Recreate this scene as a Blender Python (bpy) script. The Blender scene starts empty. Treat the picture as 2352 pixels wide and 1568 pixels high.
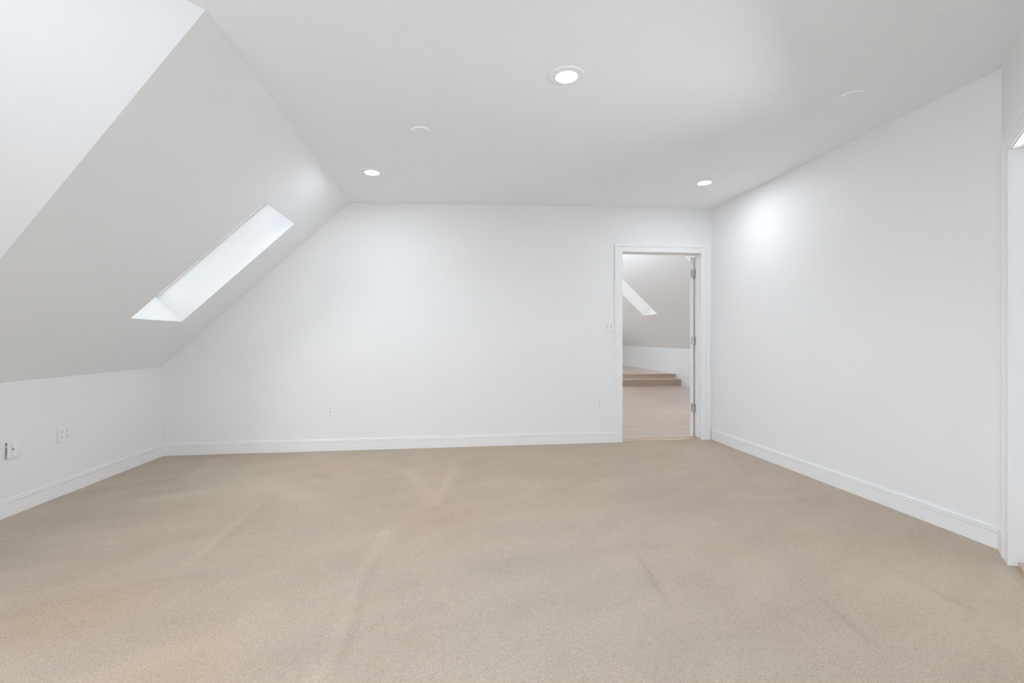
import bpy, bmesh, math, random
from mathutils import Vector, Matrix, noise
random.seed(7)
SC = bpy.context.scene
COL = SC.collection

# ------------------------------------------------------------------ helpers
def tag(o, label=None, cat=None, group=None, kind=None):
    if label: o['label'] = label
    if cat: o['category'] = cat
    if group: o['group'] = group
    if kind: o['kind'] = kind
    return o

def empty(name, loc=(0, 0, 0), rot=None):
    o = bpy.data.objects.new(name, None)
    o.empty_display_size = .05
    COL.objects.link(o)
    o.location = loc
    if rot is not None:
        o.rotation_euler = rot
    return o

def obj(name, bm, mat, parent=None, smooth=False, normals=True):
    if normals:
        bmesh.ops.recalc_face_normals(bm, faces=bm.faces[:])
    me = bpy.data.meshes.new(name)
    bm.to_mesh(me); bm.free()
    if smooth:
        for p in me.polygons: p.use_smooth = True
    me.materials.append(mat)
    o = bpy.data.objects.new(name, me)
    COL.objects.link(o)
    if parent is not None:
        o.parent = parent
    return o

def struct(name, bm, mat, parent=None, **k):
    o = obj(name, bm, mat, parent, **k)
    if parent is None: o['kind'] = 'structure'
    return o

def add_box(bm, lo, hi, bevel=0, seg=1):
    x0, y0, z0 = lo; x1, y1, z1 = hi
    vs = [bm.verts.new(p) for p in ((x0,y0,z0),(x1,y0,z0),(x1,y1,z0),(x0,y1,z0),(x0,y0,z1),(x1,y0,z1),(x1,y1,z1),(x0,y1,z1))]
    fs = [bm.faces.new([vs[i] for i in f]) for f in ((3,2,1,0),(4,5,6,7),(0,1,5,4),(1,2,6,5),(2,3,7,6),(3,0,4,7))]
    if bevel:
        es = list({e for f in fs for e in f.edges})
        bmesh.ops.bevel(bm, geom=es, offset=bevel, segments=seg, profile=.5, affect='EDGES')
    return bm

def boxm(lo, hi, bevel=0, seg=1):
    return add_box(bmesh.new(), lo, hi, bevel, seg)

def slab(pts, vec, bm=None):
    """polygon pts (front face) extruded along vec"""
    bm = bm or bmesh.new()
    vec = Vector(vec)
    a = [bm.verts.new(Vector(p)) for p in pts]
    b = [bm.verts.new(Vector(p) + vec) for p in pts]
    n = len(pts)
    bm.faces.new(a); bm.faces.new(b[::-1])
    for i in range(n):
        bm.faces.new((a[i], b[i], b[(i+1) % n], a[(i+1) % n]))
    return bm

def holed(outer, hole, vec, bm=None):
    """quad with a quad hole, extruded along vec: four trapezoids, outer rim and the sides of the hole"""
    bm = bm or bmesh.new()
    vec = Vector(vec)
    A = [bm.verts.new(Vector(p)) for p in outer]; B = [bm.verts.new(Vector(p)) for p in hole]
    A2 = [bm.verts.new(Vector(p) + vec) for p in outer]; B2 = [bm.verts.new(Vector(p) + vec) for p in hole]
    for i in range(4):
        j = (i + 1) % 4
        bm.faces.new((A[i], A[j], B[j], B[i]))
        bm.faces.new((A2[j], A2[i], B2[i], B2[j]))
        bm.faces.new((A[j], A[i], A2[i], A2[j]))
        bm.faces.new((B[i], B[j], B2[j], B2[i]))
    return bm

def sweep(path, normals, profile, bm=None):
    """profile (offset along normal, height z) carried along a floor path; normals given per path point (mitred)"""
    bm = bm or bmesh.new()
    rings = []
    for p, n in zip(path, normals):
        rings.append([bm.verts.new((p[0] + n[0]*d, p[1] + n[1]*d, (p[2] if len(p) > 2 else 0) + z)) for d, z in profile])
    m = len(profile)
    for r0, r1 in zip(rings, rings[1:]):
        for i in range(m):
            bm.faces.new((r0[i], r0[(i+1) % m], r1[(i+1) % m], r1[i]))
    bm.faces.new(rings[0][::-1]); bm.faces.new(rings[-1])
    return bm

def lathe(profile, seg=48, bm=None, cap=True):
    """profile of (r, z) turned about local z"""
    bm = bm or bmesh.new()
    rings = []
    for r, z in profile:
        if r < 1e-6:
            rings.append([bm.verts.new((0, 0, z))])
        else:
            rings.append([bm.verts.new((r*math.cos(2*math.pi*k/seg), r*math.sin(2*math.pi*k/seg), z)) for k in range(seg)])
    for a, b in zip(rings, rings[1:]):
        for k in range(seg):
            j = (k + 1) % seg
            if len(a) == 1: bm.faces.new((a[0], b[k], b[j]))
            elif len(b) == 1: bm.faces.new((a[k], a[j], b[0]))
            else: bm.faces.new((a[k], a[j], b[j], b[k]))
    return bm

# ------------------------------------------------------------------ materials
def mat(name):
    m = bpy.data.materials.new(name); m.use_nodes = True
    nt = m.node_tree
    return m, nt, nt.nodes['Principled BSDF']

def N(nt, t, **k):
    n = nt.nodes.new(t)
    for a, b in k.items(): setattr(n, a, b)
    return n

def paint(name, col, rough=.6, bump=.02, scale=220, spec=.3):
    m, nt, b = mat(name)
    tc = N(nt, 'ShaderNodeTexCoord')
    no = N(nt, 'ShaderNodeTexNoise'); no.inputs['Scale'].default_value = scale; no.inputs['Detail'].default_value = 3
    lo = N(nt, 'ShaderNodeTexNoise'); lo.inputs['Scale'].default_value = 1.3; lo.inputs['Detail'].default_value = 2
    nt.links.new(tc.outputs['Object'], no.inputs['Vector']); nt.links.new(tc.outputs['Object'], lo.inputs['Vector'])
    mx = N(nt, 'ShaderNodeMix', data_type='RGBA')
    mx.inputs[6].default_value = (*[c*.985 for c in col], 1); mx.inputs[7].default_value = (*[min(1, c*1.012) for c in col], 1)
    nt.links.new(lo.outputs['Fac'], mx.inputs[0]); nt.links.new(mx.outputs[2], b.inputs['Base Color'])
    bp = N(nt, 'ShaderNodeBump'); bp.inputs['Strength'].default_value = bump; bp.inputs['Distance'].default_value = .002
    nt.links.new(no.outputs['Fac'], bp.inputs['Height']); nt.links.new(bp.outputs['Normal'], b.inputs['Normal'])
    b.inputs['Roughness'].default_value = rough; b.inputs['Specular IOR Level'].default_value = spec
    return m

WALL = (.852, .855, .855)
M_wall = paint('wall_paint', WALL)
M_ceil = paint('ceiling_paint', (.893, .916, .942), .8)
M_trim = paint('trim_paint', (.87, .87, .868), .38, .006, 60, .4)
M_plate = paint('plastic_plate', (.86, .86, .85), .32, .003, 80, .45)
M_white = paint('white_enamel', (.88, .88, .87), .4, .003, 60, .4)

def dark(name, col, rough=.5):
    m, nt, b = mat(name)
    no = N(nt, 'ShaderNodeTexNoise'); no.inputs['Scale'].default_value = 300
    mr = N(nt, 'ShaderNodeMapRange'); mr.inputs['To Min'].default_value = rough - .06; mr.inputs['To Max'].default_value = rough + .06
    nt.links.new(no.outputs['Fac'], mr.inputs['Value']); nt.links.new(mr.outputs['Result'], b.inputs['Roughness'])
    b.inputs['Base Color'].default_value = (*col, 1)
    return m
M_slot = dark('dark_slot', (.10, .098, .095), .6)
M_grey = dark('grey_gap', (.24, .24, .235), .6)

M_pale = dark('pale_slot', (.52, .52, .51), .5)

def metal(name, col, rough):
    m = dark(name, col, rough)
    m.node_tree.nodes['Principled BSDF'].inputs['Metallic'].default_value = .9
    return m
M_nickel = metal('satin_nickel', (.60, .595, .585), .38)

def glass():
    m, nt, b = mat('window_glass')
    nt.nodes.remove(b)
    out = nt.nodes['Material Output']
    tr = N(nt, 'ShaderNodeBsdfTransparent'); tr.inputs['Color'].default_value = (.97, .98, .975, 1)
    gl = N(nt, 'ShaderNodeBsdfGlossy'); gl.inputs['Roughness'].default_value = .02
    fr = N(nt, 'ShaderNodeFresnel'); fr.inputs['IOR'].default_value = 1.45
    mx = N(nt, 'ShaderNodeMixShader')
    nt.links.new(fr.outputs['Fac'], mx.inputs['Fac']); nt.links.new(tr.outputs[0], mx.inputs[1]); nt.links.new(gl.outputs[0], mx.inputs[2])
    nt.links.new(mx.outputs[0], out.inputs['Surface'])
    return m
M_glass = glass()

def emit(name, col, s):
    m, nt, b = mat(name)
    b.inputs['Base Color'].default_value = (*col, 1)
    b.inputs['Emission Color'].default_value = (*col, 1)
    b.inputs['Emission Strength'].default_value = s
    # the diffuser is a hair brighter at its middle, over the diodes
    tc = N(nt, 'ShaderNodeTexCoord'); ln = N(nt, 'ShaderNodeVectorMath', operation='LENGTH')
    mr = N(nt, 'ShaderNodeMapRange'); mr.inputs['From Max'].default_value = .06; mr.inputs['To Min'].default_value = s; mr.inputs['To Max'].default_value = s*.97
    nt.links.new(tc.outputs['Object'], ln.inputs[0]); nt.links.new(ln.outputs['Value'], mr.inputs['Value']); nt.links.new(mr.outputs['Result'], b.inputs['Emission Strength'])
    return m
LAMPC = (.93, 1.01, 1.10)
M_lamp = emit('lamp_diffuser', LAMPC, 94)          # strength fitted for the lamps over the main room
M_fill_wing = emit('fill_diffuser_wing', LAMPC, 132)  # for the unseen fill lamps added near the camera
M_fill_far = emit('fill_diffuser_far', LAMPC, 62)  # for the unseen fill lamps added in the far room

def wood(name, col, along='X', gloss=.28, plank=.083):
    m, nt, b = mat(name)
    tc = N(nt, 'ShaderNodeTexCoord')
    sep = N(nt, 'ShaderNodeSeparateXYZ'); nt.links.new(tc.outputs['Object'], sep.inputs[0])
    L, W = (sep.outputs['X'], sep.outputs['Y']) if along == 'X' else (sep.outputs['Y'], sep.outputs['X'])
    def math_(op, a, v=None):
        n = N(nt, 'ShaderNodeMath', operation=op); nt.links.new(a, n.inputs[0])
        if v is not None:
            if isinstance(v, (int, float)): n.inputs[1].default_value = v
            else: nt.links.new(v, n.inputs[1])
        return n.outputs[0]
    row = math_('FLOOR', math_('DIVIDE', W, plank))
    wn = N(nt, 'ShaderNodeTexWhiteNoise', noise_dimensions='1D'); nt.links.new(row, wn.inputs['W'])
    off = math_('ADD', math_('DIVIDE', L, 1.1), math_('MULTIPLY', wn.outputs['Value'], 7.3))
    cell = N(nt, 'ShaderNodeCombineXYZ'); nt.links.new(row, cell.inputs[0]); nt.links.new(math_('FLOOR', off), cell.inputs[1])
    wn2 = N(nt, 'ShaderNodeTexWhiteNoise', noise_dimensions='2D'); nt.links.new(cell.outputs[0], wn2.inputs['Vector'])
    mp = N(nt, 'ShaderNodeMapping'); mp.inputs['Scale'].default_value = (1.2, 26, 26) if along == 'X' else (26, 1.2, 26)
    nt.links.new(tc.outputs['Object'], mp.inputs['Vector'])
    gr = N(nt, 'ShaderNodeTexNoise'); gr.inputs['Scale'].default_value = 2.2; gr.inputs['Detail'].default_value = 5; gr.inputs['Distortion'].default_value = .3
    nt.links.new(mp.outputs[0], gr.inputs['Vector'])
    v = math_('ADD', math_('MULTIPLY', wn2.outputs['Value'], .55), math_('MULTIPLY', gr.outputs['Fac'], .45))
    mx = N(nt, 'ShaderNodeMix', data_type='RGBA')
    mx.inputs[6].default_value = (*[c*.86 for c in col], 1); mx.inputs[7].default_value = (*[c*1.10 for c in col], 1)
    nt.links.new(v, mx.inputs[0])
    # thin joints between boards
    fr = math_('FRACT', math_('DIVIDE', W, plank))
    jt = math_('LESS_THAN', fr, .025)
    mj = N(nt, 'ShaderNodeMix', data_type='RGBA'); mj.inputs[7].default_value = (*[c*.72 for c in col], 1)
    nt.links.new(math_('MULTIPLY', jt, .6), mj.inputs[0]); nt.links.new(mx.outputs[2], mj.inputs[6])
    nt.links.new(mj.outputs[2], b.inputs['Base Color'])
    b.inputs['Roughness'].default_value = gloss; b.inputs['Specular IOR Level'].default_value = .45
    bp = N(nt, 'ShaderNodeBump'); bp.inputs['Strength'].default_value = .05; bp.inputs['Distance'].default_value = .002
    nt.links.new(gr.outputs['Fac'], bp.inputs['Height']); nt.links.new(bp.outputs['Normal'], b.inputs['Normal'])
    return m
WOODC = (.66, .53, .435)
M_wood = wood('oak_boards', WOODC)
M_oak = wood('oak_trim', (.58, .43, .315), gloss=.25, plank=3.0)

def carpet():
    m, nt, b = mat('cut_pile_carpet')
    tc = N(nt, 'ShaderNodeTexCoord')
    def noise_(scale, detail=2, rough=.5, vec=None, dist=0):
        n = N(nt, 'ShaderNodeTexNoise', noise_dimensions='2D'); n.inputs['Scale'].default_value = scale; n.inputs['Detail'].default_value = detail
        n.inputs['Roughness'].default_value = rough; n.inputs['Distortion'].default_value = dist
        nt.links.new(vec or tc.outputs['Object'], n.inputs['Vector']); return n.outputs['Fac']
    def M(op, a, v):
        n = N(nt, 'ShaderNodeMath', operation=op)
        for i, q in enumerate((a, v)):
            if isinstance(q, (int, float)): n.inputs[i].default_value = q
            else: nt.links.new(q, n.inputs[i])
        return n.outputs[0]
    ap = N(nt, 'ShaderNodeAttribute', attribute_name='pile').outputs['Fac']
    at = N(nt, 'ShaderNodeAttribute', attribute_name='tint').outputs['Fac']
    base = (.574, .480, .393)
    warm = (.590, .450, .335); cool = (.515, .468, .385)
    # warm and greyish patches of wear in the dye
    t = at
    tw = N(nt, 'ShaderNodeMapRange'); tw.inputs['From Max'].default_value = 1; nt.links.new(t, tw.inputs['Value'])
    tcn = N(nt, 'ShaderNodeMapRange'); tcn.inputs['From Max'].default_value = -1; nt.links.new(t, tcn.inputs['Value'])
    m1 = N(nt, 'ShaderNodeMix', data_type='RGBA'); m1.inputs[6].default_value = (*base, 1); m1.inputs[7].default_value = (*warm, 1)
    nt.links.new(tw.outputs[0], m1.inputs[0])
    m2 = N(nt, 'ShaderNodeMix', data_type='RGBA'); m2.inputs[7].default_value = (*cool, 1)
    nt.links.new(m1.outputs[2], m2.inputs[6]); nt.links.new(tcn.outputs[0], m2.inputs[0])
    # the lay of the pile (vacuum strokes, scuffs, trodden patches) comes with the mesh as 'pile' and 'wear'
    aw = N(nt, 'ShaderNodeAttribute', attribute_name='wear').outputs['Fac']
    fine = noise_(420, 1, .65)
    tuft = N(nt, 'ShaderNodeTexVoronoi', feature='F1', voronoi_dimensions='2D'); tuft.inputs['Scale'].default_value = 300
    nt.links.new(tc.outputs['Object'], tuft.inputs['Vector'])
    speck = N(nt, 'ShaderNodeTexVoronoi', feature='F1', voronoi_dimensions='2D'); speck.inputs['Scale'].default_value = 120
    nt.links.new(tc.outputs['Object'], speck.inputs['Vector'])
    sepc = N(nt, 'ShaderNodeSeparateColor'); nt.links.new(speck.outputs['Color'], sepc.inputs[0])
    # a gap between tufts here and there, denser where the pile is trodden
    gap = M('MULTIPLY', M('LESS_THAN', speck.outputs['Distance'], .17), M('GREATER_THAN', sepc.outputs[0], M('SUBTRACT', 1.28, M('MULTIPLY', aw, .72))))
    v = M('ADD', 1.0, M('MULTIPLY', ap, 1.7))
    tc1 = N(nt, 'ShaderNodeSeparateColor'); nt.links.new(tuft.outputs['Color'], tc1.inputs[0])
    v = M('ADD', v, M('MULTIPLY', M('SUBTRACT', fine, .5), .52))
    v = M('ADD', v, M('MULTIPLY', M('SUBTRACT', tc1.outputs[0], .5), .26))
    v = M('SUBTRACT', v, M('MULTIPLY', gap, .34))
    lit = M('MULTIPLY', M('LESS_THAN', speck.outputs['Distance'], .22), M('GREATER_THAN', sepc.outputs[1], .80))   # scattered tuft tips coloured paler
    v = M('ADD', v, M('MULTIPLY', lit, .13))
    hs = N(nt, 'ShaderNodeVectorMath', operation='SCALE')
    nt.links.new(m2.outputs[2], hs.inputs[0]); nt.links.new(v, hs.inputs['Scale'])
    nt.links.new(hs.outputs[0], b.inputs['Base Color'])
    b.inputs['Roughness'].default_value = 1; b.inputs['Specular IOR Level'].default_value = 0
    h = M('ADD', M('MULTIPLY', tuft.outputs['Distance'], -.8), M('MULTIPLY', fine, .7))
    bp = N(nt, 'ShaderNodeBump'); bp.inputs['Strength'].default_value = .6; bp.inputs['Distance'].default_value = .004
    nt.links.new(h, bp.inputs['Height']); nt.links.new(bp.outputs['Normal'], b.inputs['Normal'])
    return m
M_carpet = carpet()

# ------------------------------------------------------------------ the room (metres; camera stands over the origin)
YB = 4.870                                    # far wall
def CZ(x): return 2.468 + .0198*(x + .999)    # the old ceiling runs a little out of level
XE = -.999                                    # where slope meets ceiling
def SZ(x): return 3.4146 + .9456*x            # sloped ceiling
XK, ZK = -2.72, .8426                         # knee wall
A = math.sqrt(.5)
D0 = Vector((2.893, 2.134, 0)); DA = Vector((-A, -A, 0)); DO = Vector((A, -A, 0))   # angled wall: start, run, outward
def DP(t, k=0, z=0): return D0 + DA*t + DO*k + Vector((0, 0, z))
LD = 6.16
HV = Vector((XE, 2.083, 0)); E1 = Vector((-.66, -.75, 0)); HK = Vector((-2.708, 2.666, 0))
KN = 2.6
WL = HK + E1*KN; WT = HV + E1*KN; WR = DP(LD)
WE = HV + E1*(KN+1.5); WX = DP(LD+.35)        # ceiling and hip run on past the end wall to close a light leak

# floor: carpet with its pile as mesh data
def seg_d(px, py, ax, ay, bx, by):
    dx, dy = bx-ax, by-ay
    t = max(0, min(1, ((px-ax)*dx + (py-ay)*dy)/(dx*dx+dy*dy)))
    return math.hypot(px-ax-t*dx, py-ay-t*dy), t
MARKS = [  # vacuum strokes: ends, half width, tone
    (-.346, 4.047, -.12, 3.24, .05, .075), (.058, 4.246, -.10, 3.24, .035, .08),
    (-1.288, 3.421, -1.285, 2.534, .022, .07), (-1.25, 3.42, -1.245, 2.5, .03, -.03),
    (-1.49, 3.95, -.80, 3.19, .09, .05), (-.374, 2.789, -.41, 2.35, .03, .05), (-.374, 2.789, -.30, 2.55, .03, .04),
    (-.37, 2.45, -.385, 1.45, .018, -.06), (-.41, 2.45, -.425, 1.45, .03, .03),
    (-2.16, 4.72, -2.05, 4.0, .04, .04), (-1.10, 4.05, -.93, 3.86, .05, -.07),
    (.956, 2.289, .911, 1.862, .012, -.09), (1.576, 1.842, 1.534, 1.528, .012, -.08), (2.126, 2.0, 2.139, 1.67, .012, -.07),
    (1.30, 1.9, 1.34, 1.6, .015, -.04), (-2.3, 3.5, -1.5, 3.75, .06, .03), (-2.4, 2.9, -1.6, 3.05, .05, .035),
    (.66, 3.3, 1.5, 3.9, .06, -.03), (1.4, 2.9, 2.1, 3.0, .07, -.025), (-.1, 4.5, 1.2, 4.45, .05, .03)]
BLOBS = [(-1.48, 2.14, .20, .9), (-.93, 1.73, .20, .85), (-.95, 4.12, .16, .8), (-.1, 3.0, .35, .5), (.9, 3.4, .6, .3), (2.3, 1.9, .7, .35),
         (-2.4, 2.75, .35, -.9), (-2.0, 3.9, .6, -.8), (-1.4, 3.3, .4, .25), (-.7, 3.0, .4, -.35), (.4, 1.9, .5, -.25)]
bm = bmesh.new()
x0, x1, y0, y1, st = -2.80, 2.96, .30, 4.90, .02
nx, ny = round((x1-x0)/st), round((y1-y0)/st)
lp = bm.verts.layers.float.new('pile'); lt = bm.verts.layers.float.new('tint'); lw = bm.verts.layers.float.new('wear')
grid = []
for j in range(ny+1):
    rowv = []
    for i in range(nx+1):
        x, y = x0 + i*(x1-x0)/nx, y0 + j*(y1-y0)/ny
        pv = 0
        wob = noise.noise((x*3, y*3, 4))*.02
        for ax, ay, bx, by, w, s in MARKS:
            d, t = seg_d(x + wob, y + wob, ax, ay, bx, by)
            if d < w*2.2:
                pv += s*max(0, 1 - (d/(w*1.6))**2) * (.55 + .45*math.sin(math.pi*min(1, max(.08, t))))*.8
        tv = 0
        for cx, cy, r, s in BLOBS:
            d2 = ((x-cx)**2 + (y-cy)**2)/(r*r)
            if d2 < 6: tv += s*math.exp(-d2)
        z = .0015*noise.noise((x*4, y*4, 0)) + .02*pv
        v = bm.verts.new((x, y, z - .002))
        cx_, sy_ = x*math.cos(.5) + y*math.sin(.5), (y*math.cos(.5) - x*math.sin(.5))*2.4
        q = noise.noise_vector((x*1.7, y*1.7, 9.1))*.45
        lay = noise.fractal((cx_*2.1 + q.x, sy_*2.1 + q.y, 3.3), .9, 2.0, 4)
        v[lp] = pv + .036*lay
        v[lt] = .85*tv + .30*noise.fractal((x*.75 + q.x*.5, y*.75 + q.y*.5, 7.7), 1.0, 2.0, 3)
        v[lw] = .5 + .28*noise.fractal((x*1.7, y*1.7, 5.0), 1.0, 2.0, 3)
        rowv.append(v)
    grid.append(rowv)
for j in range(ny):
    for i in range(nx):
        bm.faces.new((grid[j][i], grid[j][i+1], grid[j+1][i+1], grid[j+1][i]))
for r in (((-6.2, -4.2), (x1, -4.2), (x1, y0), (-6.2, y0)), ((-6.2, y0), (x0, y0), (x0, y1), (-6.2, y1))):
    bm.faces.new([bm.verts.new((*p, -.002)) for p in r])
fl = struct('floor', bm, M_carpet, smooth=True)
tag(fl, 'beige cut pile carpet with vacuum strokes covering the attic room')

# ceiling
pts = [(XE, YB+.06), (2.93, YB+.06), (2.90, 2.134), (WX.x+.03, WX.y-.03), (WE.x-.02, WE.y-.02), (XE, HV.y)]
struct('ceiling', slab([(x, y, CZ(x)) for x, y in pts], (0, 0, .18)), M_ceil)

# sloped ceiling with the skylight, and the hip turning to the other slope
SN = Vector((-.9456, 0, 1)).normalized()     # outward
SKD = .285
def S(x, y): return Vector((x, y, SZ(x)))
SK = dict(y0=3.705, y1=4.358, xb=-2.281, xt=-1.366)
hole = [S(SK['xt'], SK['y1']), S(SK['xb'], SK['y1']), S(SK['xb'], SK['y0']), S(SK['xt'], SK['y0'])]
outer = [S(XE, YB+.03), S(-2.76, YB+.03), S(-2.76, 2.684), S(XE, 2.083)]
struct('ceiling_slope', holed(outer, hole, SN*SKD), M_ceil)
zt = lambda p: CZ(p.x)
hv = Vector((HV.x, HV.y, SZ(XE))); hk = Vector((-2.76, 2.684, SZ(-2.76)))
w1 = Vector((WE.x, WE.y, CZ(WE.x))); w2 = hk + E1*(KN+1.5)
nD = (w1 - hv).cross(hk - hv).normalized()
if nD.z < 0: nD = -nD
struct('ceiling_hip', slab([hv, hk, w2, w1], nD*.2), M_ceil)

# knee walls
def XKW(y): return XK - .0274*(YB - y)       # its foot runs slightly out of square
kb = [(XKW(YB+.03), YB+.03, -.02), (XKW(2.62), 2.62, -.02), (XK, 2.62, SZ(XK)+.004), (XK, YB+.03, SZ(XK)+.004)]
bm = bmesh.new(); nu, nv = 24, 10; gr_ = []
for j in range(nv+1):
    gr_.append([bm.verts.new(Vector(kb[0]).lerp(Vector(kb[1]), i/nu).lerp(Vector(kb[3]).lerp(Vector(kb[2]), i/nu), j/nv)) for i in range(nu+1)])
for j in range(nv):
    for i in range(nu): bm.faces.new((gr_[j][i], gr_[j][i+1], gr_[j+1][i+1], gr_[j+1][i]))
r_ = bmesh.ops.extrude_face_region(bm, geom=bm.faces[:])
bmesh.ops.translate(bm, vec=(-.14, 0, 0), verts=[g for g in r_['geom'] if isinstance(g, bmesh.types.BMVert)])
struct('wall_left', bm, M_wall)
p1 = Vector((XKW(2.66), 2.66, -.02)); p2 = p1 + E1*(KN+.3)
kdn = Vector((E1.y, -E1.x, 0)).normalized()
if kdn.x > 0: kdn = -kdn
struct('wall_left_near', slab([p1, p2, p2 + Vector((0, 0, .90)), p1 + Vector((0, 0, .875))], kdn*.12), M_wall)

# far wall with the doorway
DX0, DX1, DZ0, DZ1 = 1.826, 2.741, 2.053, 2.058
bw = [(-2.95, -.02), (DX0, -.02), (DX0, DZ0), (DX1, DZ1), (DX1, -.02), (3.02, -.02), (3.02, 2.62), (-1.1, 2.60), (-2.95, .80)]
struct('wall_back', slab([(x, YB, z) for x, z in bw], (0, .13, 0)), M_wall)
# right wall
struct('wall_right', slab([(2.868, YB+.03, -.02), (2.8935, 2.10, -.02), (2.8935, 2.10, 2.62), (2.868, YB+.03, 2.62)], (.12, 0, 0)), M_wall)
# angled wall with the second doorway
OT0, OT1, OZ = .220, 1.135, 2.052
dw = [(0, -.02), (OT0, -.02), (OT0, OZ), (OT1, OZ), (OT1, -.02), (LD, -.02), (LD, 2.60), (0, 2.60)]
struct('wall_angled', slab([DP(t, 0, z) for t, z in dw], DO*.13), M_wall)

# end wall of the wing behind the camera, with an unseen window added for its light
fw = (WR - WL); fw.z = 0; FL = fw.length; fu = fw.normalized(); fo = Vector((-A, -A, 0))
def WP(u, z, k=0): return Vector((WL.x, WL.y, 0)) + fu*u + fo*k + Vector((0, 0, z))
win_u0, win_u1, win_z0, win_z1 = 2.45, FL - .30, .10, 2.22
outer = [WP(-.25, -.02), WP(FL+.2, -.02), WP(FL+.2, 2.7), WP(-.25, 2.7)]
hole = [WP(win_u0, win_z0), WP(win_u1, win_z0), WP(win_u1, win_z1), WP(win_u0, win_z1)]
struct('wall_end', holed(outer, hole, fo*.14), M_wall)

def window_unit(name, P, u0, u1, z0, z1, n_lights, depth=.09, k0=.03):
    """frame with mullions, one sash pane each; P(u, z, k) maps wall coordinates to the room"""
    root = empty(name, P((u0+u1)/2, z0, k0)); root['kind'] = 'structure'
    inv = Matrix.Translation(-Vector(root.location))
    def bar(bm, a0, a1, b0, b1, k, d):
        slab([P(a0, b0, k), P(a1, b0, k), P(a1, b1, k), P(a0, b1, k)], P(a0, b0, k+d) - P(a0, b0, k), bm)
    fb = bmesh.new(); w = .055
    bar(fb, u0, u1, z0, z0+w, k0, depth); bar(fb, u0, u1, z1-w, z1, k0, depth)
    bar(fb, u0, u0+w, z0+w, z1-w, k0, depth); bar(fb, u1-w, u1, z0+w, z1-w, k0, depth)
    step = (u1-u0)/n_lights
    for i in range(1, n_lights):
        bar(fb, u0+i*step-w*.6, u0+i*step+w*.6, z0+w, z1-w, k0, depth)
    fb.transform(inv); obj('window_frame', fb, M_trim, root)
    for i in range(n_lights):
        gb = bmesh.new(); bar(gb, u0+i*step+.03, u0+(i+1)*step-.03, z0+.03, z1-.03, k0+.05, .004)
        gb.transform(inv); obj('pane', gb, M_glass, root)
    sb = bmesh.new(); bar(sb, u0-.06, u1+.06, z0-.03, z0, -.03, .16)
    sb.transform(inv); obj('window_sill', sb, M_trim, root)
    return root
window_unit('window_2', WP, win_u0, win_u1, win_z0, win_z1, 2)  # unseen window, added to bring in light from behind the camera

# skylight in the slope: frame ring and pane at the top of the shaft
def skylight(name, hole, out, d, mat_f=M_trim):
    c = sum(hole, Vector())/4
    root = empty(name, c + out*d); root['kind'] = 'structure'
    inv = Matrix.Translation(-Vector(root.location))
    inner = [p + (c - p).normalized()*.016 for p in hole]
    grow = [p - (c - p).normalized()*.05 for p in hole]
    fb = holed([p + out*(d+.001) for p in grow], [p + out*(d+.001) for p in inner], out*.05)
    fb.transform(inv); obj('window_frame', fb, mat_f, root)
    gb = slab([p + out*(d+.036) for p in [q - (c-q).normalized()*.01 for q in inner]], out*.005)
    gb.transform(inv); obj('pane', gb, M_glass, root)
    return root
skylight('window_1', [S(SK['xt'], SK['y1']), S(SK['xb'], SK['y1']), S(SK['xb'], SK['y0']), S(SK['xt'], SK['y0'])], SN, SKD)

# ------------------------------------------------------------------ baseboards
BP = [(-.004, -.01), (.016, -.01), (.016, .077), (.016, .0798), (.0090, .0805), (.0090, .0830), (.0148, .0838), (.0145, .0990), (.0070, .0997), (.0070, .1018), (.0108, .1026), (.0105, .106), (.006, .1105), (-.004, .113)]
def base_run(name, pts, nrm, prof=BP):
    return struct(name, sweep(pts, nrm, prof), M_trim)
nl = Vector((1, 0, 0)); nb = Vector((0, -1, 0)); nr = Vector((-1, 0, 0)); nd = -DO
CAS_L, CAS_R = 1.748, 2.838
base_run('baseboard_left', [(XKW(2.66), 2.66), (XKW(YB), YB)], [(1, 0), (1, -1)])
base_run('baseboard_back', [(XKW(YB), YB), (CAS_L+.004, YB)], [(1, -1), (0, -1)])
rx = lambda y: 2.868 + (YB-y)*.0092
tn = math.tan(math.pi/8)
base_run('baseboard_right', [(rx(YB-.012), YB-.012), (2.893, 2.134)], [(-1, 0), (-1, tn)])
q = DP(.112)
base_run('baseboard_angled', [(2.893, 2.134), (q.x, q.y)], [(-1, tn), (-A, A)])
q1, q2 = DP(1.225), DP(LD)
base_run('baseboard_angled_near', [(q1.x, q1.y), (q2.x, q2.y)], [(-A, A), (-A, A)])
e = WL + Vector((0, 0, 0)); kn_ = -kdn
base_run('baseboard_left_near', [(p1.x, p1.y), ((p1+E1*KN).x, (p1+E1*KN).y)], [(kn_.x, kn_.y)]*2)
a_, b_ = WP(0, 0), WP(FL, 0)
base_run('baseboard_end', [(a_.x, a_.y), (b_.x, b_.y)], [(A, A)]*2)

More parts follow.
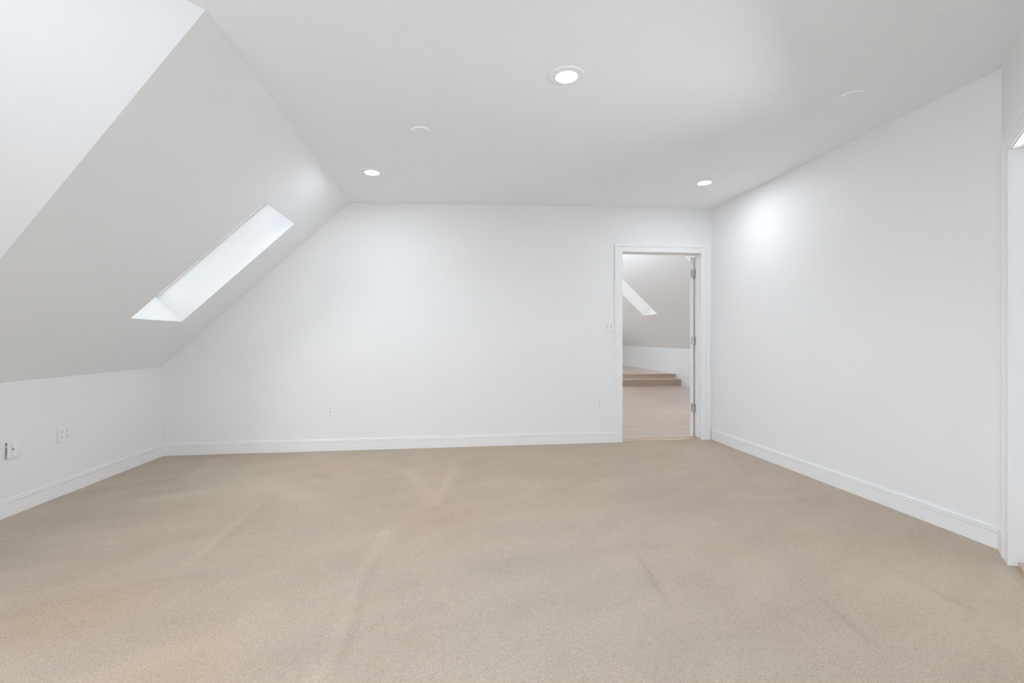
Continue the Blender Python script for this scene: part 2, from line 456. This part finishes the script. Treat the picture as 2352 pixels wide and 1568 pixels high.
# ------------------------------------------------------------------ door casings and jambs
CP = [(0, 0), (0, .0105), (.04, .0125), (.52, .0135), (.60, .0105), (.64, .0105), (.68, .0145), (.76, .0145), (.80, .018), (.97, .0185), (1, .016), (1, 0)]
def casing(name, inner, outer, to3):
    """inner, outer: four (u, z) corners, left foot, left top, right top, right foot; to3(u, z, d)"""
    bm = bmesh.new(); rings = []
    for (iu, iz), (ou, oz) in zip(inner, outer):
        rings.append([bm.verts.new(to3(iu + (ou-iu)*t, iz + (oz-iz)*t, d)) for t, d in CP])
    m = len(CP)
    for r0, r1 in zip(rings, rings[1:]):
        for i in range(m): bm.faces.new((r0[i], r0[(i+1) % m], r1[(i+1) % m], r1[i]))
    bm.faces.new(rings[0][::-1]); bm.faces.new(rings[-1])
    return struct(name, bm, M_trim)
casing('trim_1', [(1.833, -.005), (1.833, 2.045), (2.7345, 2.050), (2.7345, -.005)],
       [(CAS_L, -.005), (CAS_L, 2.122), (CAS_R, 2.131), (CAS_R, -.005)], lambda u, z, d: Vector((u, YB - d, z)))
# jamb lining with its stop
JY0, JY1 = YB - .001, 5.002
jb = bmesh.new()
add_box(jb, (1.815, JY0, .001), (1.828, JY1, 2.052)); add_box(jb, (2.7385, JY0, .001), (2.752, JY1, 2.056)); add_box(jb, (1.815, JY0, 2.0495), (2.752, JY1, 2.066))
add_box(jb, (1.828, 4.930, .001), (1.840, 4.964, 2.0495), .002); add_box(jb, (2.7265, 4.930, .001), (2.7385, 4.964, 2.0495), .002)
add_box(jb, (1.840, 4.930, 2.0375), (2.7265, 4.964, 2.0495), .002)
struct('trim_2', jb, M_trim)
# casing and jamb of the doorway in the angled wall
casing('trim_3', [(.225, -.005), (.225, 2.045), (1.130, 2.045), (1.130, -.005)], [(.112, -.005), (.112, 2.127), (1.225, 2.127), (1.225, -.005)],
       lambda u, z, d: DP(u, -d, z))
jb = bmesh.new()
def dbar(bm, t0, t1, k0, k1, z0, z1):
    slab([DP(t0, k0, z0), DP(t1, k0, z0), DP(t1, k0, z1), DP(t0, k0, z1)], DO*(k1-k0), bm)
dbar(jb, .212, .228, -.001, .131, .001, 2.05); dbar(jb, 1.127, 1.143, -.001, .131, .001, 2.05); dbar(jb, .212, 1.143, -.001, .131, 2.042, 2.056)
dbar(jb, .228, .240, .055, .085, .027, 2.042); dbar(jb, 1.115, 1.127, .055, .085, .027, 2.042); dbar(jb, .240, 1.115, .055, .085, 2.030, 2.042)
struct('trim_4', jb, M_trim)

# ------------------------------------------------------------------ threshold, door leaf
tb = sweep([(1.829, 4.868), (2.7375, 4.868)], [(0, 1), (0, 1)], [(0, -.004), (0, .004), (.02, .011), (.03, .012), (.12, .012), (.135, .010), (.142, .002), (.142, -.004)])
tag(obj('door_threshold', tb, M_oak), 'oak threshold strip between carpet and wood floor in the open doorway', 'threshold')

PIN = Vector((2.716, 5.006, 0)); PHI = math.radians(150)
door = empty('door_1', (PIN.x, PIN.y, .012), (0, 0, -PHI))          # local -x runs to the free edge, -y is its thickness
door['kind'] = 'structure'
tag(door, 'white panelled door swung open into the room beyond the doorway')
DWID, DHT, DTH = .875, 2.020, .035
def door_leaf():
    bm = bmesh.new()
    st_, cols = .115, [(-DWID+.115, -DWID/2-.05), (-DWID/2+.05, -.115)]
    rows = [(.24, .80), (.95, 1.58), (1.70, 1.90)]
    xs = sorted({0, -DWID, *[v for c in cols for v in c]}); zs = sorted({0, DHT, *[v for r in rows for v in r]})
    for face, y, inn in ((0, 0, -.008), (1, -DTH, .008)):
        for i in range(len(xs)-1):
            for j in range(len(zs)-1):
                q = [(xs[i], zs[j]), (xs[i+1], zs[j]), (xs[i+1], zs[j+1]), (xs[i], zs[j+1])]
                f = bm.faces.new([bm.verts.new((x, y, z)) for x, z in q])
                if (xs[i], xs[i+1]) in cols and (zs[j], zs[j+1]) in rows:
                    r = bmesh.ops.inset_individual(bm, faces=[f], thickness=.02, depth=0)
                    for v in f.verts: v.co.y += inn
                    r = bmesh.ops.inset_individual(bm, faces=[f], thickness=.03, depth=0)
                    for v in f.verts: v.co.y -= inn*.7
    bmesh.ops.remove_doubles(bm, verts=bm.verts[:], dist=1e-5)
    b = boxm((-DWID, -DTH+.0001, 0), (0, -.0001, DHT))
    tmp = bpy.data.meshes.new('t'); b.to_mesh(tmp); b.free()
    bm.from_mesh(tmp); bpy.data.meshes.remove(tmp)
    # drop the plain box's two broad faces, they are replaced by the panelled ones
    kill = [f for f in bm.faces if abs(f.normal.y) > .99 and f.calc_area() > DWID*DHT*.9]
    bmesh.ops.delete(bm, geom=kill, context='FACES_ONLY')
    return bm
obj('door_leaf', door_leaf(), M_trim, door)
for zc in (1.845, 1.088, .33):
    z0 = zc - .012
    hb = lathe([(0, -.046), (.0045, -.046), (.0072, -.0435), (.0072, .0435), (.0045, .046), (0, .046)], 14)
    for v in hb.verts: v.co += Vector((.002, .002, z0))
    add_box(hb, (-.0005, -DTH*.72, z0-.044), (.0016, .001, z0+.044))                 # leaf on the door's edge
    h = obj('hinge', hb, M_nickel, door)
    jl = Matrix.Rotation(PHI, 4, 'Z')                                                # leaf on the jamb, back in wall directions
    lb = boxm((.0005, -.026, z0-.044), (.0195, -.0015, z0+.044))
    for v in lb.verts: v.co = jl @ v.co
    obj('hinge_plate', lb, M_nickel, h)
kb_ = lathe([(0, 0), (.030, 0), (.030, .004), (.011, .008), (.010, .030), (.022, .036), (.027, .048), (.024, .058), (0, .063)], 28)
for sgn, yy in ((1, .0), (-1, -DTH)):
    k2 = kb_.copy()
    for v in k2.verts:
        x, y, z = v.co; v.co = (x - DWID + .065, yy + sgn*z, y + .93)
    obj('door_knob', k2, M_nickel, door, smooth=True)
kb_.free()

# ------------------------------------------------------------------ room beyond the doorway
FX = 5.38; FZK = .87
def FS(x, y): return Vector((x, y, FZK + (FX - x)*.9456))
FN = Vector((.9456, 0, 1)).normalized()
FXT = 2.66; FZT = FZK + (FX - FXT)*.9456
struct('floor_beyond', boxm((-.62, 5.0, -.05), (5.42, 10.75, .002)), M_wood)
struct('floor_platform', boxm((-.62, 10.70, .10), (5.42, 15.6, .2615)), M_wood)
struct('wall_beyond_right', boxm((FX, 4.9, -.05), (FX+.12, 15.6, FZK+.002)), M_wall)
SKX0, SKX1 = 4.556, 3.63
for i, (ya, yb, sy0, sy1) in enumerate(((4.9, 8.5, 6.42, 7.145), (8.5, 15.6, 9.94, 10.69))):
    hole = [FS(SKX1, sy1), FS(SKX0, sy1), FS(SKX0, sy0), FS(SKX1, sy0)]
    struct('ceiling_beyond', holed([FS(FXT, yb), FS(FX, yb), FS(FX, ya), FS(FXT, ya)], hole, FN*.285), M_wall)
    skylight('window_%d' % (3+i), hole, FN, .285)
struct('ceiling_beyond_flat', boxm((-.7, 4.9, FZT-.002), (FXT+.02, 15.6, FZT+.12)), M_ceil)
struct('wall_beyond_front', slab([(x, 4.93, z) for x, z in ((3.02, -.05), (5.5, -.05), (5.5, FZT), (-.7, FZT), (-.7, 2.62), (3.02, 2.62))], (0, .07, 0)), M_wall)
struct('wall_beyond_front_low', slab([(x, 4.999, z) for x, z in ((-.7, -.05), (1.815, -.05), (1.815, 2.66), (-.7, 2.66))], (0, .004, 0)), M_wall)
def EP(u, z, k=0): return Vector((u, 15.5 + k, z))
struct('wall_beyond_end', holed([EP(-.7, 0), EP(5.5, 0), EP(5.5, 3.6), EP(-.7, 3.6)], [EP(1.0, 1.0), EP(3.0, 1.0), EP(3.0, 2.4), EP(1.0, 2.4)], (0, .13, 0)), M_wall)
window_unit('window_5', EP, 1.0, 3.0, 1.0, 2.4, 2)  # unseen window, added to brighten the far room
def LP_(u, z, k=0): return Vector((-.6 - k, u, z))
struct('wall_beyond_left', holed([LP_(4.9, -.05), LP_(15.6, -.05), LP_(15.6, 3.6), LP_(4.9, 3.6)], [LP_(7.6, .9), LP_(8.9, .9), LP_(8.9, 2.1), LP_(7.6, 2.1)], (-.13, 0, 0)), M_wall)
window_unit('window_6', LP_, 7.6, 8.9, .9, 2.1, 2)  # second unseen window added for light in the far room
BF = [(-.004, -.01), (.022, -.01), (.022, .125), (.018, .131), (-.004, .135)]
base_run('baseboard_beyond', [(FX, 5.0), (FX, 10.56)], [(-1, 0)]*2, BF)
base_run('baseboard_platform', [(FX, 10.56, .262), (FX, 15.5, .262)], [(-1, 0)]*2, BF)
struct('trim_5', slab([(FX-.0225, 10.39, -.01), (FX-.0225, 10.74, -.01), (FX-.0225, 10.74, .398), (FX-.0225, 10.57, .398), (FX-.0225, 10.39, .295)], (.03, 0, 0)), M_trim)      # skirt board where the steps meet the wall
# two wooden steps
steps = empty('wooden_steps', (2.4, 10.42, 0))
tag(steps, 'two low wooden steps across the room seen through the open doorway', 'steps')
X0, X1 = -.6 - 2.4, 5.3585 - 2.4
obj('riser', boxm((X0, 0, .002), (X1, .02, .135)), M_wood, steps)
obj('tread', boxm((X0, -.022, .135), (X1, .285, .159), .006, 2), M_wood, steps)
obj('riser', boxm((X0, .27, .159), (X1, .285, .240)), M_wood, steps)
obj('tread', boxm((X0, .245, .240), (X1, .36, .264), .006, 2), M_wood, steps)

# small hall behind the angled doorway
struct('floor_hall', slab([DP(.243, .02, .026), DP(1.112, .02, .026), DP(1.112, .132, .026), DP(1.9, .132, .026), DP(1.9, 1.7, .026), DP(-.9, 1.7, .026), DP(-.9, .132, .026), DP(.243, .132, .026)], (0, 0, -.05)), M_oak)
def HF(u, z, k=0): return DP(u, 1.7 + k, z)
struct('wall_hall_far', holed([HF(-1.0, -.05), HF(2.0, -.05), HF(2.0, 2.5), HF(-1.0, 2.5)], [HF(-.75, .95), HF(.45, .95), HF(.45, 2.0), HF(-.75, 2.0)], DO*.1), M_wall)
window_unit('window_7', HF, -.75, .45, .95, 2.0, 2)  # unseen window, added to throw light through the angled doorway
struct('wall_hall_leak_block', slab([DP(-1.0, .12, -.05), DP(.02, .12, -.05), DP(.02, .12, 2.5), DP(-1.0, .12, 2.5)], DO*.04), M_wall)  # unseen wall added to block a light leak through the hall
struct('wall_hall_side', slab([DP(-.9, .13, -.05), DP(-.9, 1.7, -.05), DP(-.9, 1.7, 2.5), DP(-.9, .13, 2.5)], DA*-.1), M_wall)
struct('wall_hall_near', slab([DP(1.9, .12, -.05), DP(1.9, 1.75, -.05), DP(1.9, 1.75, 2.5), DP(1.9, .12, 2.5)], DA*.1), M_wall)
struct('ceiling_hall', slab([DP(-1, .13, 2.45), DP(2.0, .13, 2.45), DP(2.0, 1.8, 2.45), DP(-1, 1.8, 2.45)], (0, 0, .1)), M_ceil)

# ------------------------------------------------------------------ lamps in the ceiling
tilt = (0, -math.atan(.0198), 0)
def downlight(x, y, label, z=None):
    r = empty('recessed_downlight', (x, y, CZ(x) if z is None else z), tilt if z is None else None)
    tag(r, label, 'ceiling light', 'recessed lights in the ceiling')
    ring = lathe([(.0915, .004), (.0920, -.0040), (.0905, -.0056), (.0880, -.0060), (.0600, -.0074), (.0572, -.0072), (.0568, -.0050), (.0568, .004), (.0915, .004)], 72)
    obj('trim_ring', ring, M_white, r)
    lens = lathe([(.0569, -.0050), (.035, -.0052), (.0, -.0054)], 48)
    obj('lens', lens, M_fill_far if y > 5 else M_fill_wing if y < 1.5 else M_lamp, r, smooth=True)
    return r
downlight(.607, 2.423, 'round lit recessed light, the one nearest the viewer with a wide white ring')
downlight(-.6385, 3.967, 'small round lit recessed light close to the sloped ceiling edge')
downlight(2.291, 4.018, 'round lit recessed light near the corner above the open doorway')

downlight(-.75, 1.15, 'added fill light over the camera spot, outside the picture, beside the hip of the slope')  # this and the next three: unseen lamps added to lift floor and ceiling
downlight(-.6, .15, 'added fill light over the camera spot, outside the picture, beside the angled doorway')
downlight(-1.9, -.05, 'added fill light behind the viewer, between the added window and the slope')
downlight(-.75, -.85, 'added fill light behind the viewer, between the added window and the angled wall')

for fx, fy, w_ in ((1.3, 7.0, 'nearest the doorway wall'), (1.3, 9.3, 'halfway to the steps'), (1.3, 11.6, 'above the two wooden steps'), (1.3, 13.8, 'above the raised wood floor')):  # unseen lamps added to brighten the floor and low wall out there
    downlight(fx, fy, 'added fill light in the far room beyond the doorway, ' + w_, FZT - .002)

def cover(x, y, r_, label, screws):
    e_ = empty('ceiling_cover_plate', (x, y, CZ(x)), tilt)
    tag(e_, label, 'cover plate', 'blank round covers in the ceiling')
    d = lathe([(0, -.0068), (r_-.004, -.0068), (r_-.0015, -.0060), (r_, -.0040), (r_, .004)], 64)
    obj('disc', d, M_ceil, e_)
    for sx, sy in screws:
        s = lathe([(.0, -.0090), (.0028, -.0085), (.004, -.0066)], 12)
        for v in s.verts: v.co += Vector((sx, sy, 0))
        obj('screw', s, M_plate, e_, smooth=True)
cover(-.196, 3.152, .061, 'blank white round ceiling plate with two screws, near the sloped ceiling', [(-.0272, -.018), (.0258, .024)])
cover(2.326, 2.473, .064, 'blank white round ceiling plate close to the right wall', [])

# ------------------------------------------------------------------ outlets and switches
def rounded(w, h, d, bev):
    return boxm((-w/2, -d, -h/2), (w/2, 0, h/2), bev, 2)
def receptacle(parent, x, z, y=-.006, up=False, slot=M_slot):
    bm = bmesh.new()
    pts = []
    R, H_ = .0172, .0140
    for k in range(40):
        a = 2*math.pi*k/40
        pts.append((x + R*math.cos(a), y, z + max(-H_, min(H_, R*math.sin(a)))))
    slab(pts, (0, -.0022, 0), bm)
    rc = obj('receptacle', bm, M_plate, parent)
    s = -1 if up else 1
    for sx, hh in ((-.0064, .0085), (.0064, .0070)):
        obj('slot', boxm((x+sx-.0014, y-.0027, z+.0035*s-hh/2), (x+sx+.0014, y-.0010, z+.0035*s+hh/2)), slot, rc)
    g = lathe([(0, 0), (.0030, 0), (.0030, .0017), (0, .0017)], 14)
    for v in g.verts:
        a, b, c = v.co; v.co = (x + a, y - .0027 + c, z - .0068*s + b)
    obj('ground_hole', g, M_slot, rc)
def screw(parent, x, z, y=-.0058):
    s = lathe([(.0034, 0), (.0030, .0010), (0, .0014)], 12)
    for v in s.verts:
        a, b, c = v.co; v.co = (x + a, y - c, z + b)
    obj('screw', s, M_plate, parent, smooth=True)

def outlet(loc, label, rotz=0, gangs=1, w=.079, h=.119, up=False, group='duplex outlets on the walls', slot=M_slot):
    r = empty('wall_outlet', loc, (0, 0, rotz))
    tag(r, label, 'outlet', group)
    obj('cover_plate', rounded(w, h, .0062, .0025), M_plate, r)
    for g in range(gangs):
        gx = (g - (gangs-1)/2)*.046
        receptacle(r, gx, .0195, up=up, slot=slot); receptacle(r, gx, -.0195, up=up, slot=slot)
        screw(r, gx, 0)
    return r
outlet((-1.186, YB, .401), 'white duplex outlet low on the far wall, left of the middle')
outlet((1.579, YB, .408), 'white duplex outlet low on the far wall close to the door casing', up=True)
wl_x = lambda y, z: (XKW(y)*(1 - z/ZK) + XK*(z/ZK))
outlet((wl_x(3.735, .437) + .001, 3.735, .437), 'white double outlet plate with four receptacles on the low left wall', math.pi/2 + .01, 2, .104, .106, slot=M_pale)
outlet((FX - .001, 10.10, .43), 'small white outlet on the low wall seen past the hinged door edge', -math.pi/2, 1, .075, .115)

sw = empty('light_switch', (1.688, YB, 1.240))
tag(sw, 'white two-gang toggle switch plate beside the door casing on the far wall', 'light switch')
obj('cover_plate', rounded(.110, .110, .0062, .0025), M_plate, sw)
for gx in (-.022, .022):
    bz = bmesh.new()
    add_box(bz, (gx-.0052, -.0066, -.0125), (gx+.0052, -.0058, .0125))
    obj('switch_slot', bz, M_grey, sw)
    tg = bmesh.new()
    slab([(gx-.0046, -.0064, -.0090), (gx-.0046, -.0064, .0040), (gx-.0046, -.017, .0115), (gx-.0046, -.0185, .0070)], (.0092, 0, 0), tg)
    obj('toggle', tg, M_plate, sw)
    screw(sw, gx, .030); screw(sw, gx, -.030)

# low-voltage jack plate on the left knee wall
jy, jz = 3.348, .417
jp = empty('jack_plate', (wl_x(jy, jz) + .001, jy, jz), (0, 0, math.pi/2 + .01))   # local x runs along +Y, -y faces the room
tag(jp, 'white media jack plate with a dark hole standing off the low left wall', 'jack plate')
obj('cover_plate', boxm((-.0450, -.0062, -.052), (.049, 0, .052), .002, 2), M_plate, jp)
bk = bmesh.new()
add_box(bk, (-.0465, -.0100, -.052), (-.0165, -.0005, .052), .001)
obj('raised_module', bk, M_plate, jp)
for z0, z1 in ((-.049, -.036), (-.031, .022), (.028, .048)):
    obj('side_shade_strip', boxm((-.0472, -.0086, z0), (-.0462, -.0010, z1)), M_grey, jp)  # dark strips put in for the shadow along the plate's near edge
obj('groove', boxm((-.0168, -.0066, -.050), (-.0105, -.0058, .050)), M_pale, jp)
for zz in (-.034, .034):
    obj('groove', boxm((-.0145, -.0066, zz-.0006), (.006, -.0058, zz+.0006)), M_plate, jp)
for xx, rr, mm, nm in ((-.003, .0062, M_slot, 'jack_hole'), (.030, .005, M_plate, 'jack_cap')):
    g = lathe([(0, .0012), (rr*.7, .0012), (rr, 0)], 18)
    for v in g.verts:
        a, b, c = v.co; v.co = (xx + a, -.0062 - c, b)
    obj(nm, g, mm, jp)

# ------------------------------------------------------------------ daylight
wd = bpy.data.worlds.new('sky'); SC.world = wd; wd.use_nodes = True
nt = wd.node_tree; bg = nt.nodes['Background']
tc = N(nt, 'ShaderNodeTexCoord'); sp = N(nt, 'ShaderNodeSeparateXYZ'); nt.links.new(tc.outputs['Generated'], sp.inputs[0])
cr = N(nt, 'ShaderNodeValToRGB')           # strong glow from below shaped to brighten the ceiling; dim horizon, modest sky
SKYC = Vector((.915, 1.02, 1.15))
els = cr.color_ramp.elements
els[0].position = .30; els[1].position = .40
for pos, v in ((.30, 5.2), (.40, .9), (.50, .48), (.57, .95), (.66, .42), (.76, .29)):
    e_ = els[0] if pos == .30 else els[1] if pos == .40 else els.new(pos)
    tintc = SKYC if pos < .7 else Vector((1, .97, .92))
    e_.color = (*(tintc*v), 1)
mr = N(nt, 'ShaderNodeMapRange'); mr.inputs['From Min'].default_value = -1; nt.links.new(sp.outputs['Z'], mr.inputs['Value'])
nt.links.new(mr.outputs['Result'], cr.inputs['Fac']); nt.links.new(cr.outputs['Color'], bg.inputs['Color'])
bg.inputs['Strength'].default_value = 6.4
def portal(name, c, x_, y_, out, sx, sy):
    l = bpy.data.lights.new(name, 'AREA'); l.shape = 'RECTANGLE'; l.size = sx; l.size_y = sy
    l.cycles.is_portal = True
    o = bpy.data.objects.new(name, l); COL.objects.link(o)
    z_ = out.normalized(); xx = x_.normalized(); yy = z_.cross(xx)
    o.matrix_world = Matrix((( *[xx[0], yy[0], z_[0]], c[0]), (xx[1], yy[1], z_[1], c[1]), (xx[2], yy[2], z_[2], c[2]), (0, 0, 0, 1)))
    o['kind'] = 'helper'
    return o
UZ = Vector((0, 0, 1))
portal('window_portal', WP((win_u0+win_u1)/2, (win_z0+win_z1)/2, .16), fu, UZ, fo, win_u1-win_u0, win_z1-win_z0)
cS = S((SK['xb']+SK['xt'])/2, (SK['y0']+SK['y1'])/2)
portal('window_portal', cS + SN*.35, Vector((0, 1, 0)), UZ, SN, .66, 1.27)
for sy in (6.7825, 10.315):
    portal('window_portal', FS((SKX0+SKX1)/2, sy) + FN*.35, Vector((0, 1, 0)), UZ, FN, .74, 1.28)
portal('window_portal', EP(2, 1.7, .16), Vector((1, 0, 0)), UZ, Vector((0, 1, 0)), 2, 1.4)
portal('window_portal', LP_(8.25, 1.5, .16), Vector((0, 1, 0)), UZ, Vector((-1, 0, 0)), 1.3, 1.2)
portal('window_portal', HF(-.15, 1.475, .12), DA, UZ, DO, 1.2, 1.05)

# ------------------------------------------------------------------ camera
cam = bpy.data.cameras.new('camera'); co = bpy.data.objects.new('camera', cam); COL.objects.link(co)
cam.sensor_width = 36; cam.sensor_fit = 'HORIZONTAL'; cam.lens = 1080/2352*36
cam.shift_y = -8/2352; cam.clip_start = .02; cam.clip_end = 100
co.location = (0, 0, 1.117); co.rotation_euler = (math.pi/2, 0, -math.atan(141/1080))
SC.camera = co

SC.cycles.max_bounces = 10; SC.cycles.diffuse_bounces = 9; SC.cycles.glossy_bounces = 4; SC.cycles.transparent_max_bounces = 12
SC.cycles.use_denoising = True
SC.cycles.use_adaptive_sampling = True; SC.cycles.adaptive_threshold = .05; SC.cycles.adaptive_min_samples = 20
SC.cycles.sample_clamp_indirect = 8
vs = SC.view_settings
vs.view_transform = 'Standard'; vs.look = 'None'; vs.gamma = 1; vs.use_curve_mapping = False
vs.exposure = 1.08
